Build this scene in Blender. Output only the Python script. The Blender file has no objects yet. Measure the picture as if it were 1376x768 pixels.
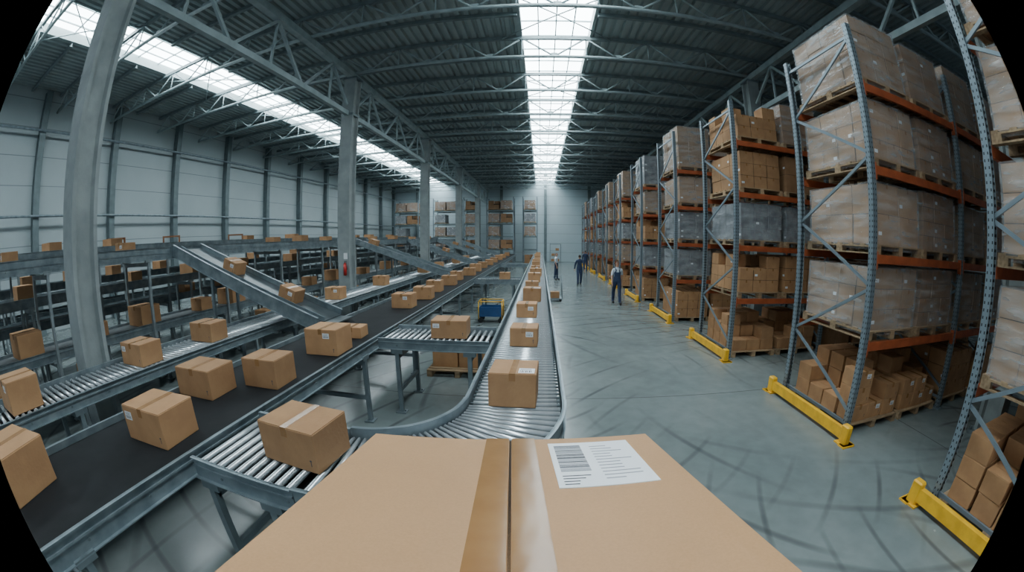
import bpy, math, random
from mathutils import Vector, Matrix, Euler
random.seed(7)
R = random.random
U = random.uniform
COL = bpy.context.scene.collection

# ------------------------------------------------------------------ materials
def nodes_of(name):
    m = bpy.data.materials.new(name); m.use_nodes = True
    nt = m.node_tree
    return m, nt, nt.nodes['Principled BSDF']

def mk(name, c1, c2=None, scale=4, rough=.5, metal=0, bump=0, bscale=60, rand=0, detail=4, stretch=(1,1,1), spec=None, rough2=None):
    m, nt, b = nodes_of(name)
    b.inputs['Roughness'].default_value = rough
    b.inputs['Metallic'].default_value = metal
    if spec is not None: b.inputs['Specular IOR Level'].default_value = spec
    c2 = c2 or tuple(x*.8 for x in c1)
    tc = nt.nodes.new('ShaderNodeTexCoord'); mp = nt.nodes.new('ShaderNodeMapping')
    mp.inputs['Scale'].default_value = stretch
    nt.links.new(tc.outputs['Object'], mp.inputs['Vector'])
    n = nt.nodes.new('ShaderNodeTexNoise'); n.inputs['Scale'].default_value = scale; n.inputs['Detail'].default_value = detail
    nt.links.new(mp.outputs[0], n.inputs['Vector'])
    r = nt.nodes.new('ShaderNodeValToRGB')
    r.color_ramp.elements[0].position = .35; r.color_ramp.elements[1].position = .65
    r.color_ramp.elements[0].color = (*c2, 1); r.color_ramp.elements[1].color = (*c1, 1)
    nt.links.new(n.outputs[0], r.inputs[0])
    out = r.outputs[0]
    if rand:
        oi = nt.nodes.new('ShaderNodeObjectInfo'); mr = nt.nodes.new('ShaderNodeMapRange')
        mr.inputs['To Min'].default_value = 1-rand; mr.inputs['To Max'].default_value = 1+rand
        nt.links.new(oi.outputs['Random'], mr.inputs['Value'])
        hs = nt.nodes.new('ShaderNodeHueSaturation')
        nt.links.new(mr.outputs[0], hs.inputs['Value']); nt.links.new(out, hs.inputs['Color']); out = hs.outputs[0]
    nt.links.new(out, b.inputs['Base Color'])
    if rough2 is not None:
        mr2 = nt.nodes.new('ShaderNodeMapRange'); mr2.inputs['To Min'].default_value = rough; mr2.inputs['To Max'].default_value = rough2
        nt.links.new(n.outputs[0], mr2.inputs['Value']); nt.links.new(mr2.outputs[0], b.inputs['Roughness'])
    if bump:
        n2 = nt.nodes.new('ShaderNodeTexNoise'); n2.inputs['Scale'].default_value = bscale
        nt.links.new(mp.outputs[0], n2.inputs['Vector'])
        bp = nt.nodes.new('ShaderNodeBump'); bp.inputs['Strength'].default_value = bump; bp.inputs['Distance'].default_value = .01
        nt.links.new(n2.outputs[0], bp.inputs['Height']); nt.links.new(bp.outputs[0], b.inputs['Normal'])
    return m

M = {}
M['card'] = mk('cardboard', (.43,.235,.11), (.36,.19,.088), 5, .75, bump=.15, bscale=40, rand=.14)
M['card2'] = mk('cardboard_pale', (.37,.22,.12), (.30,.175,.09), 4, .75, rand=.14)
M['card3'] = mk('cardboard_brown', (.30,.165,.085), (.24,.13,.06), 4, .8, rand=.15)
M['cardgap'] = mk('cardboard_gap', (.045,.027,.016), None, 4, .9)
M['greyload'] = mk('grey_goods', (.26,.27,.29), (.12,.13,.15), 7, .4, rand=.25)
M['tape'] = mk('packing_tape', (.34,.18,.075), (.28,.14,.055), 8, .2, spec=.55)
M['white'] = mk('label_paper', (.80,.81,.83), (.74,.76,.79), 6, .5)
M['ink'] = mk('label_ink', (.06,.06,.07), None, 6, .6)
M['inkgrey'] = mk('label_ink_grey', (.3,.31,.34), None, 6, .6)
M['steel'] = mk('galvanised_steel', (.27,.325,.35), (.17,.215,.24), 6, .38, .5, bump=.05, bscale=30, rough2=.55)
M['steeld'] = mk('painted_grey_steel', (.18,.225,.245), (.13,.165,.18), 5, .45, .3)
M['steelm'] = mk('mid_grey_steel', (.30,.345,.36), (.23,.27,.285), 5, .45, .2)
M['chute'] = mk('worn_dark_chute_steel', (.12,.145,.155), (.075,.09,.10), 4, .35, .5)
M['truss'] = mk('truss_steel', (.36,.44,.455), (.27,.34,.355), 3, .5, .05)
M['trussd'] = mk('truss_dark_steel', (.19,.24,.25), (.135,.175,.185), 3, .5, .05)
M['postm'] = mk('wall_post_steel', (.15,.195,.205), (.11,.145,.155), 3, .5, .05)
M['roller'] = mk('roller_zinc', (.68,.72,.75), (.56,.6,.63), 12, .25, .6)
M['belt'] = mk('rubber_belt', (.013,.014,.016), (.007,.008,.009), 3, .75, bump=.1, bscale=200, spec=.25)
M['beltg'] = mk('worn_grey_belt', (.085,.095,.10), (.055,.063,.068), 3, .6)
M['orange'] = mk('orange_beam_paint', (.42,.095,.03), (.30,.065,.02), 5, .5)
M['yellow'] = mk('yellow_guard_paint', (.85,.47,.02), (.68,.36,.02), 6, .5)
M['wood'] = mk('pallet_wood', (.42,.29,.17), (.27,.18,.1), 6, .8, bump=.2, bscale=40, rand=.2, stretch=(1,4,4))
M['concol'] = mk('column_concrete', (.30,.335,.335), (.22,.25,.255), 2.5, .8, bump=.2, bscale=25, detail=8)
M['navy'] = mk('navy_cloth', (.025,.045,.10), (.018,.03,.07), 14, .85)
M['shirt'] = mk('white_shirt_cloth', (.55,.60,.66), (.45,.5,.55), 12, .85)
M['skin'] = mk('skin', (.50,.28,.19), (.45,.24,.16), 10, .5)
M['hair'] = mk('hair', (.03,.02,.013), None, 30, .7)
M['boot'] = mk('boot_leather', (.02,.02,.022), None, 10, .5)
M['red'] = mk('red_enamel', (.55,.02,.015), None, 4, .35)
M['blue'] = mk('blue_paint', (.02,.08,.22), None, 4, .4)
M['tyre'] = mk('black_rubber', (.02,.02,.02), None, 4, .6)
M['rust'] = mk('brown_primer', (.30,.13,.06), None, 4, .6)

def perforated():
    m, nt, b = nodes_of('perforated_upright_steel')
    tc = nt.nodes.new('ShaderNodeTexCoord'); sp = nt.nodes.new('ShaderNodeSeparateXYZ')
    nt.links.new(tc.outputs['Object'], sp.inputs[0])
    def math_(op, a, bb=None):
        n = nt.nodes.new('ShaderNodeMath'); n.operation = op
        if hasattr(a, 'node') : nt.links.new(a, n.inputs[0])
        else: n.inputs[0].default_value = a
        if bb is not None:
            if hasattr(bb, 'node'): nt.links.new(bb, n.inputs[1])
            else: n.inputs[1].default_value = bb
        return n.outputs[0]
    fz = math_('FRACT', math_('MULTIPLY', sp.outputs['Z'], 14.0))
    zz = math_('LESS_THAN', math_('ABSOLUTE', math_('SUBTRACT', fz, .5)), .2)
    def strip(o):
        return math_('LESS_THAN', math_('ABSOLUTE', math_('SUBTRACT', math_('ABSOLUTE', o), .026)), .008)
    st = math_('MAXIMUM', strip(sp.outputs['X']), strip(sp.outputs['Y']))
    hole = math_('MULTIPLY', zz, st)
    mx = nt.nodes.new('ShaderNodeMix'); mx.data_type = 'RGBA'
    mx.inputs['A'].default_value = (.20,.25,.285,1); mx.inputs['B'].default_value = (.02,.025,.03,1)
    nt.links.new(hole, mx.inputs['Factor']); nt.links.new(mx.outputs['Result'], b.inputs['Base Color'])
    b.inputs['Metallic'].default_value = .4; b.inputs['Roughness'].default_value = .42
    return m
M['upright'] = perforated()

def wrapmat():
    m, nt, b = nodes_of('stretch_film')
    b.inputs['Base Color'].default_value = (.62,.65,.67,1); b.inputs['Roughness'].default_value = .14
    b.inputs['Specular IOR Level'].default_value = .8
    tc = nt.nodes.new('ShaderNodeTexCoord'); mp = nt.nodes.new('ShaderNodeMapping'); mp.inputs['Scale'].default_value = (.9,.9,4); mp.inputs['Rotation'].default_value = (.35,.3,0)
    n = nt.nodes.new('ShaderNodeTexNoise'); n.inputs['Scale'].default_value = 2.2; n.inputs['Detail'].default_value = 3
    nt.links.new(tc.outputs['Object'], mp.inputs[0]); nt.links.new(mp.outputs[0], n.inputs['Vector'])
    r = nt.nodes.new('ShaderNodeMapRange'); r.inputs['From Min'].default_value = .4; r.inputs['From Max'].default_value = .75
    r.inputs['To Min'].default_value = .14; r.inputs['To Max'].default_value = .5
    nt.links.new(n.outputs[0], r.inputs['Value']); nt.links.new(r.outputs[0], b.inputs['Alpha'])
    bp = nt.nodes.new('ShaderNodeBump'); bp.inputs['Strength'].default_value = .6; bp.inputs['Distance'].default_value = .05
    nt.links.new(n.outputs[0], bp.inputs['Height']); nt.links.new(bp.outputs[0], b.inputs['Normal'])
    return m
M['wrap'] = wrapmat()

def floormat():
    m, nt, b = nodes_of('polished_concrete')
    L = nt.links.new; N = nt.nodes.new
    tc = N('ShaderNodeTexCoord')
    def noise(s, d=6, dist=0):
        n = N('ShaderNodeTexNoise'); n.inputs['Scale'].default_value = s; n.inputs['Detail'].default_value = d; n.inputs['Distortion'].default_value = dist
        L(tc.outputs['Object'], n.inputs['Vector']); return n.outputs[0]
    n1 = noise(.4, 8, .4); n2 = noise(4, 8)
    r = N('ShaderNodeValToRGB'); r.color_ramp.elements[0].position = .25; r.color_ramp.elements[1].position = .75
    r.color_ramp.elements[0].color = (.14,.17,.17,1); r.color_ramp.elements[1].color = (.235,.27,.265,1)
    L(n1, r.inputs[0])
    mx = N('ShaderNodeMix'); mx.data_type = 'RGBA'; mx.blend_type = 'MULTIPLY'; mx.inputs['Factor'].default_value = .6
    r2 = N('ShaderNodeValToRGB'); r2.color_ramp.elements[0].position = .35; r2.color_ramp.elements[1].position = .65
    r2.color_ramp.elements[0].color = (.8,.8,.8,1); r2.color_ramp.elements[1].color = (1,1,1,1)
    L(n2, r2.inputs[0]); L(r.outputs[0], mx.inputs['A']); L(r2.outputs[0], mx.inputs['B'])
    col = mx.outputs['Result']
    for i, (cx, cy, sc, thr, ms, st) in enumerate([(-1.2,7.5,.5,.95,.28,.6),(7.8,7.0,.37,.955,.25,.55),(6.6,1.2,.52,.95,.3,.65),(0,-2,.31,.96,.22,.55),(9,13,.3,.955,.2,.5)]):
        mp = N('ShaderNodeMapping'); mp.inputs['Location'].default_value = (-cx,-cy,0)
        L(tc.outputs['Object'], mp.inputs[0])
        w = N('ShaderNodeTexWave'); w.wave_type = 'RINGS'; w.rings_direction = 'Z'; w.inputs['Scale'].default_value = sc
        w.inputs['Distortion'].default_value = .9; w.inputs['Detail'].default_value = 0; w.inputs['Detail Scale'].default_value = .12
        L(mp.outputs[0], w.inputs['Vector'])
        mr = N('ShaderNodeMapRange'); mr.inputs['From Min'].default_value = thr; mr.inputs['From Max'].default_value = 1
        L(w.outputs['Fac'], mr.inputs['Value'])
        mp2 = N('ShaderNodeMapping'); mp2.inputs['Location'].default_value = (i*7.3, i*3.1, 0); L(tc.outputs['Object'], mp2.inputs[0])
        nn = N('ShaderNodeTexNoise'); nn.inputs['Scale'].default_value = ms; nn.inputs['Detail'].default_value = 7; L(mp2.outputs[0], nn.inputs['Vector'])
        mr2 = N('ShaderNodeMapRange'); mr2.inputs['From Min'].default_value = .48; mr2.inputs['From Max'].default_value = .62; mr2.inputs['To Max'].default_value = st
        L(nn.outputs[0], mr2.inputs['Value'])
        mu = N('ShaderNodeMath'); mu.operation = 'MULTIPLY'; L(mr.outputs[0], mu.inputs[0]); L(mr2.outputs[0], mu.inputs[1])
        m3 = N('ShaderNodeMix'); m3.data_type = 'RGBA'; m3.inputs['B'].default_value = (.05,.055,.058,1)
        L(mu.outputs[0], m3.inputs['Factor']); L(col, m3.inputs['A']); col = m3.outputs['Result']
    bk = N('ShaderNodeTexBrick'); bk.offset = 0; bk.inputs['Scale'].default_value = 1; bk.inputs['Brick Width'].default_value = 6; bk.inputs['Row Height'].default_value = 6
    bk.inputs['Mortar Size'].default_value = .012; bk.inputs['Mortar Smooth'].default_value = .2
    L(tc.outputs['Object'], bk.inputs['Vector'])
    m4 = N('ShaderNodeMix'); m4.data_type = 'RGBA'; m4.inputs['B'].default_value = (.09,.1,.1,1)
    L(bk.outputs['Fac'], m4.inputs['Factor']); L(col, m4.inputs['A'])
    L(m4.outputs['Result'], b.inputs['Base Color'])
    mr = N('ShaderNodeMapRange'); mr.inputs['To Min'].default_value = .14; mr.inputs['To Max'].default_value = .32
    L(n2, mr.inputs['Value']); L(mr.outputs[0], b.inputs['Roughness'])
    return m
M['floor'] = floormat()

def wallmat(name, ca, cb):
    m, nt, b = nodes_of(name)
    L = nt.links.new; N = nt.nodes.new
    tc = N('ShaderNodeTexCoord'); sp = N('ShaderNodeSeparateXYZ'); L(tc.outputs['Object'], sp.inputs[0])
    mu = N('ShaderNodeMath'); mu.operation = 'MULTIPLY'; mu.inputs[1].default_value = .9; L(sp.outputs['Z'], mu.inputs[0])
    fr = N('ShaderNodeMath'); fr.operation = 'FRACT'; L(mu.outputs[0], fr.inputs[0])
    lt = N('ShaderNodeMath'); lt.operation = 'LESS_THAN'; lt.inputs[1].default_value = .03; L(fr.outputs[0], lt.inputs[0])
    n = N('ShaderNodeTexNoise'); n.inputs['Scale'].default_value = .6; n.inputs['Detail'].default_value = 5; L(tc.outputs['Object'], n.inputs['Vector'])
    r = N('ShaderNodeValToRGB'); r.color_ramp.elements[0].color = (*ca,1); r.color_ramp.elements[1].color = (*cb,1)
    L(n.outputs[0], r.inputs[0])
    mx = N('ShaderNodeMix'); mx.data_type = 'RGBA'; mx.inputs['B'].default_value = tuple(x*.62 for x in ca)+(1,)
    L(lt.outputs[0], mx.inputs['Factor']); L(r.outputs[0], mx.inputs['A']); L(mx.outputs['Result'], b.inputs['Base Color'])
    b.inputs['Roughness'].default_value = .55
    return m
M['wall'] = wallmat('wall_cladding_panels', (.31,.365,.38), (.42,.475,.49))
M['wallend_haze'] = wallmat('end_wall_cladding_hazed', (.40,.50,.54), (.50,.60,.64))  # paler and bluer than the side walls: distance haze put into the colour
M['deck'] = mk('roof_deck_metal', (.34,.41,.415), (.26,.32,.325), .8, .5, 0)

def emis(name, col, s):
    m, nt, b = nodes_of(name)
    b.inputs['Base Color'].default_value = (.8,.85,.9,1)
    tc = nt.nodes.new('ShaderNodeTexCoord'); n = nt.nodes.new('ShaderNodeTexNoise'); n.inputs['Scale'].default_value = .5
    nt.links.new(tc.outputs['Object'], n.inputs['Vector'])
    mr = nt.nodes.new('ShaderNodeMapRange'); mr.inputs['To Min'].default_value = s*.8; mr.inputs['To Max'].default_value = s*1.2
    nt.links.new(n.outputs[0], mr.inputs['Value']); nt.links.new(mr.outputs[0], b.inputs['Emission Strength'])
    b.inputs['Emission Color'].default_value = (*col, 1)
    return m
M['sky'] = emis('daylit_skylight_glazing', (.84,.96,1.0), 13.5)

def bigcard():
    m, nt, b = nodes_of('corrugated_cardboard_close')
    L = nt.links.new; N = nt.nodes.new
    tc = N('ShaderNodeTexCoord')
    mp = N('ShaderNodeMapping'); mp.inputs['Scale'].default_value = (1,.4,1); mp.inputs['Rotation'].default_value = (0,0,.3); L(tc.outputs['Object'], mp.inputs[0])
    n = N('ShaderNodeTexNoise'); n.inputs['Scale'].default_value = 260; n.inputs['Detail'].default_value = 3; L(tc.outputs['Object'], n.inputs['Vector'])
    n2 = N('ShaderNodeTexNoise'); n2.inputs['Scale'].default_value = 3; n2.inputs['Detail'].default_value = 3; L(tc.outputs['Object'], n2.inputs['Vector'])
    ad = N('ShaderNodeMath'); ad.operation = 'ADD'; L(n.outputs[0], ad.inputs[0]); L(n2.outputs[0], ad.inputs[1])
    r = N('ShaderNodeValToRGB'); r.color_ramp.elements[0].position = .35; r.color_ramp.elements[1].position = .65
    hf = N('ShaderNodeMath'); hf.operation = 'MULTIPLY'; hf.inputs[1].default_value = .5; L(ad.outputs[0], hf.inputs[0])
    r.color_ramp.elements[0].color = (.40,.215,.10,1); r.color_ramp.elements[1].color = (.46,.255,.12,1)
    L(hf.outputs[0], r.inputs[0]); L(r.outputs[0], b.inputs['Base Color'])
    w = N('ShaderNodeTexNoise'); w.inputs['Scale'].default_value = 16; w.inputs['Detail'].default_value = 1; w.inputs['Distortion'].default_value = .5
    L(mp.outputs[0], w.inputs['Vector'])
    bp = N('ShaderNodeBump'); bp.inputs['Strength'].default_value = .35; bp.inputs['Distance'].default_value = .012
    L(w.outputs[0], bp.inputs['Height']); L(bp.outputs[0], b.inputs['Normal'])
    b.inputs['Roughness'].default_value = .6
    return m
M['bigcard'] = bigcard()

# ------------------------------------------------------------------ mesh builder
class MB:
    def __init__(s): s.v=[]; s.f=[]; s.m=[]; s.s=[]
    def add(s, vs, fs, m=0, smooth=False):
        o=len(s.v); s.v += [tuple(v) for v in vs]
        for f in fs: s.f.append(tuple(i+o for i in f)); s.m.append(m); s.s.append(smooth)
    def box(s, x0,x1,y0,y1,z0,z1,m=0,T=None):
        vs=[Vector((x,y,z)) for z in (z0,z1) for y in (y0,y1) for x in (x0,x1)]
        if T is not None: vs=[T@v for v in vs]
        s.add(vs,[(0,2,3,1),(4,5,7,6),(0,1,5,4),(2,6,7,3),(0,4,6,2),(1,3,7,5)],m)
    def beam(s,p,q,w,h,m=0,up=(0,0,1)):
        p=Vector(p); q=Vector(q); d=(q-p).normalized(); u=Vector(up)
        if abs(d.dot(u))>.98: u=Vector((0,1,0))
        a=d.cross(u).normalized(); b=a.cross(d).normalized()
        vs=[]
        for c in (p,q):
            for sa,sb in ((-1,-1),(1,-1),(1,1),(-1,1)): vs.append(c+a*sa*w/2+b*sb*h/2)
        s.add(vs,[(0,1,2,3),(7,6,5,4),(0,4,5,1),(1,5,6,2),(2,6,7,3),(3,7,4,0)],m)
    def tube(s,p,q,r,n=8,m=0,r2=None):
        r2 = r if r2 is None else r2
        p=Vector(p); q=Vector(q); d=(q-p).normalized(); u=Vector((0,0,1))
        if abs(d.dot(u))>.98: u=Vector((0,1,0))
        a=d.cross(u).normalized(); b=a.cross(d).normalized()
        vs=[]
        for c,rr in ((p,r),(q,r2)):
            for i in range(n):
                t=2*math.pi*i/n; vs.append(c+a*math.cos(t)*rr+b*math.sin(t)*rr)
        o=len(s.v); s.v += [tuple(v) for v in vs]
        for i in range(n):
            j=(i+1)%n; s.f.append((o+i,o+n+i,o+n+j,o+j)); s.m.append(m); s.s.append(True)
        s.f.append(tuple(o+i for i in range(n))); s.m.append(m); s.s.append(False)
        s.f.append(tuple(o+n+i for i in reversed(range(n)))); s.m.append(m); s.s.append(False)
    def mesh(s,name,mats):
        me=bpy.data.meshes.new(name); me.from_pydata(s.v,[],s.f)
        for k in mats: me.materials.append(M[k])
        me.polygons.foreach_set('material_index',s.m); me.polygons.foreach_set('use_smooth',s.s)
        me.update(); return me

def rnd_box(mb, x0,x1,y0,y1,z0,z1,r,m=0):
    vs=[];idx={}
    for sx,x in ((0,x0),(1,x1)):
        for sy,y in ((0,y0),(1,y1)):
            for sz,z in ((0,z0),(1,z1)):
                dx=r if sx==0 else -r; dy=r if sy==0 else -r; dz=r if sz==0 else -r
                idx[(sx,sy,sz,'x')]=len(vs); vs.append((x,y+dy,z+dz))
                idx[(sx,sy,sz,'y')]=len(vs); vs.append((x+dx,y,z+dz))
                idx[(sx,sy,sz,'z')]=len(vs); vs.append((x+dx,y+dy,z))
    fs=[]
    c=Vector(((x0+x1)/2,(y0+y1)/2,(z0+z1)/2))
    def face(ids):
        P=[Vector(vs[i]) for i in ids]; n=(P[1]-P[0]).cross(P[2]-P[0])
        cen=sum(P,Vector())/len(P)
        if n.dot(cen-c)<0: ids=ids[::-1]
        fs.append(tuple(ids))
    for s_ in (0,1):
        face([idx[(s_,0,0,'x')],idx[(s_,1,0,'x')],idx[(s_,1,1,'x')],idx[(s_,0,1,'x')]])
        face([idx[(0,s_,0,'y')],idx[(1,s_,0,'y')],idx[(1,s_,1,'y')],idx[(0,s_,1,'y')]])
        face([idx[(0,0,s_,'z')],idx[(1,0,s_,'z')],idx[(1,1,s_,'z')],idx[(0,1,s_,'z')]])
    for a in (0,1):
        for b in (0,1):
            face([idx[(a,b,0,'x')],idx[(a,b,1,'x')],idx[(a,b,1,'y')],idx[(a,b,0,'y')]])
            face([idx[(a,0,b,'x')],idx[(a,1,b,'x')],idx[(a,1,b,'z')],idx[(a,0,b,'z')]])
            face([idx[(0,a,b,'y')],idx[(1,a,b,'y')],idx[(1,a,b,'z')],idx[(0,a,b,'z')]])
            for d in (0,1): face([idx[(a,b,d,'x')],idx[(a,b,d,'y')],idx[(a,b,d,'z')]])
    mb.add(vs,fs,m)

def ob(name, me, parent=None, loc=(0,0,0), rot=(0,0,0), label=None, cat=None, group=None, kind=None, scale=None):
    o=bpy.data.objects.new(name, me)
    COL.objects.link(o)
    if parent is not None: o.parent=parent
    o.location=loc; o.rotation_euler=rot
    if scale: o.scale=scale
    if label: o['label']=label
    if cat: o['category']=cat
    if group: o['group']=group
    if kind: o['kind']=kind
    return o

CAMZ=2.6
# ------------------------------------------------------------------ setting
XL,XR,YB,YF,ZR = -18.0, 19.0, 46.0, -7.0, 9.3
mb=MB(); mb.box(XL-.3,XR+.3,YF,YB+.3,-.2,0); ob('floor',mb.mesh('floor',['floor']),kind='structure')
mb=MB(); mb.box(XL-.3,XL,YF,YB+.3,0,ZR+.4); ob('wall_left',mb.mesh('wall_left',['wall']),kind='structure')
mb=MB(); mb.box(XR,XR+.3,YF,YB+.3,0,ZR+.4); ob('wall_right',mb.mesh('wall_right',['wall']),kind='structure')
mb=MB(); mb.box(XL,XR,YB,YB+.3,0,ZR+.4); ob('wall_back',mb.mesh('wall_back',['wallend_haze']),kind='structure')
SK=[(-13.4,-11.2),(-.55,1.7)]
mb=MB()
def corr(x0,x1):
    n=max(1,int(round((x1-x0)/.28))); w=(x1-x0)/n
    prof=[]
    for i in range(n):
        a=x0+i*w
        prof += [(a,ZR+.09),(a+w*.3,ZR+.09),(a+w*.42,ZR),(a+w*.88,ZR)]
    prof.append((x1,ZR+.09))
    vs=[(x,y,z) for (x,z) in prof for y in (YF,YB)]
    fs=[(2*i,2*i+1,2*i+3,2*i+2) for i in range(len(prof)-1)]
    mb.add(vs,fs)
    mb.box(x0,x1,YF,YB,ZR+.12,ZR+.3)
corr(XL,SK[0][0]); corr(SK[0][1],SK[1][0]); corr(SK[1][1],XR)
for a,b in SK:
    for x in (a,b): mb.box(x-.04,x+.04,YF,YB,ZR,ZR+.5)
ob('ceiling',mb.mesh('ceiling',['deck']),kind='structure')
for i,(a,b) in enumerate(SK):
    mb=MB(); mb.box(a,b,YF,YB,ZR+.32,ZR+.36); ob('window_%d'%(i+1),mb.mesh('window',['sky']),kind='structure')
    mb=MB()
    y=YF
    while y<YB: mb.box(a,b,y-.02,y+.02,ZR+.26,ZR+.31); y+=1.0
    for k in (1,2,3):
        x=a+(b-a)*k/4; mb.box(x-.02,x+.02,YF,YB,ZR+.265,ZR+.31)
    ob('trim_%d'%(i+1),mb.mesh('trim',['truss']),kind='structure')

mb=MB(); mb.box(.0,.34,-.11,-.09,0,9.2); mb.box(.0,.34,.09,.11,0,9.2); mb.box(.15,.17,-.09,.09,0,9.2); mb.box(0,.02,-.15,.15,0,9.2); mb.box(.32,.345,-.15,.15,0,9.2)
post=mb.mesh('wall_post',['postm'])
for k in range(12):
    y=.9+4*k
    if y>YB-.5: break
    ob('wall_post',post,loc=(XL+.01,y,0),label='dark grey steel I-section post against the cladding',cat='wall post',group='wall posts')
for k in range(5):
    ob('wall_post',post,loc=(-15+k*5.2,YB-.01,0),rot=(0,0,-math.pi/2),label='dark grey steel I-section post against the end wall',cat='wall post',group='wall posts')
mb=MB()
mb.tube((0,YF+1,0),(0,YB-1,0),.05,8)
pipe=mb.mesh('wall_pipe',['steel'])
for x,z in ((XL+.42,4.4),(XL+.42,7.6)):
    ob('wall_pipe',pipe,loc=(x,0,z),label='long grey service pipe running along the wall',cat='pipe',group='wall pipes')

def truss_meshes(x0,x1,zb,zt,panel):
    a=MB(); a.tube((x0,0,zb),(x1,0,zb),.055,8)
    b=MB(); b.beam((x0,0,zt),(x1,0,zt),.1,.12)
    w=MB(); n=int(round((x1-x0)/panel)); p=(x1-x0)/n
    for i in range(n):
        xa=x0+i*p
        w.tube((xa,0,zb),(xa+p/2,0,zt),.03,6); w.tube((xa+p/2,0,zt),(xa+p,0,zb),.03,6)
        w.tube((xa+p/2,0,zb),(xa+p/2,0,zt),.022,6)
        w.box(xa-.1,xa+.1,-.012,.012,zb,zb+.14)
    return a.mesh('bottom_chord',['truss']),b.mesh('top_chord',['trussd']),w.mesh('web_bracing',['truss'])
tm=truss_meshes(XL,XR,-.78,-.07,2.1)
pm=[]
for a,b in ((XL,SK[0][0]-.04),(SK[0][1]+.04,SK[1][0]-.04),(SK[1][1]+.04,XR)):
    mb=MB(); mb.box(a,b,-.03,.03,-.12,0); mb.box(a,b,-.06,.06,-.135,-.12)
    pm.append(mb.mesh('purlin',['trussd']))
mb=MB(); mb.tube((-1.15,.06,0),(2.3,2.94,0),.022,6); mb.tube((2.3,.06,0),(-1.15,2.94,0),.022,6); brace=mb.mesh('roof_brace',['truss'])
for k in range(-2,15):
    y=2.55+3.0*k
    if y>YB-.3: break
    r=ob('roof_truss',None,loc=(0,y,ZR),label='grey steel lattice roof truss spanning the hall',cat='roof truss',group='roof trusses')
    for nm,me in zip(('bottom_chord','top_chord','web_bracing'),tm): ob(nm,me,r)
    if y+1.5<YB-.2:
        for me in pm: ob('purlin',me,loc=(0,y+1.5,ZR),label='dark steel purlin under the roof deck',cat='purlin',group='purlins')
        if k%2==0:
            for xo in (0,-12.9): ob('roof_brace',brace,loc=(xo,y,ZR-.1),label='thin crossed steel wind brace below the skylight',cat='roof brace',group='roof braces')
def girder(x,zb,zt):
    a=MB(); y=2.55-9
    while y<YB-1:
        a.beam((0,y+.25,zb),(0,min(y+8.75,YB-.01),zb),.14,.16); y+=9
    b=MB(); b.beam((0,YF,zt),(0,YB-.01,zt),.2,.2)
    w=MB(); y=2.55-9; i=0
    while y<YB-1:
        o0=.3 if i%3==0 else 0; o1=.3 if i%3==2 else 0
        y2=min(y+3-o1,YB-.05)
        w.beam((0,y+o0,zb+.3*(o0>0)),(0,y+1.5,zt-.1),.08,.08); w.beam((0,y+1.5,zt-.1),(0,y2,zb+.3*(o1>0)),.08,.08); w.beam((0,y+1.5,zb),(0,y+1.5,zt-.1),.06,.06)
        y+=3; i+=1
    r=ob('girder_truss',None,loc=(x,0,0),label='heavy grey lattice girder carried by the column row',cat='girder',group='girder trusses')
    ob('bottom_chord',a.mesh('bottom_chord',['truss']),r); ob('top_chord',b.mesh('top_chord',['truss']),r); ob('web_bracing',w.mesh('web_bracing',['truss']),r)
girder(-6.3,6.95,8.4); girder(7.3,7.1,8.4)

def colmesh():
    mb=MB(); s=.215; d=.235; t=.07
    prof=[(-s,-d),(s,-d),(s,-d+t),(s-.09,-d+t+.03),(s-.09,d-t-.03),(s,d-t),(s,d),(-s,d),(-s,d-t),(-s+.09,d-t-.03),(-s+.09,-d+t+.03),(-s,-d+t)]
    n=len(prof)
    vs=[(x,y,z) for z in (0,8.24) for x,y in prof]
    fs=[(i,(i+1)%n,n+(i+1)%n,n+i) for i in range(n)]+[tuple(reversed(range(n))),tuple(range(n,2*n))]
    mb.add(vs,fs); return mb.mesh('column_shaft',['concol'])
cs=colmesh()
mb=MB(); mb.box(-.32,.32,-.32,.32,0,.06); 
for a in (-.27,.27):
    for b_ in (-.27,.27): mb.tube((a,b_,.06),(a,b_,.12),.02,6)
cb=mb.mesh('base_plate',['steeld'])
mb=MB(); mb.box(-.25,.25,-.26,.26,8.24,8.3); mb.box(-.225,.225,-.245,.245,6.88,6.96); ck=mb.mesh('head_bracket',['steeld'])
for x in (-6.3,7.3):
    for k in range(5):
        r=ob('column',None,loc=(x,2.55+9*k,0),label='tall grey angular column with recessed sides',cat='column',group='hall columns')
        ob('shaft',cs,r); ob('base_plate',cb,r); ob('head_bracket',ck,r)

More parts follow.
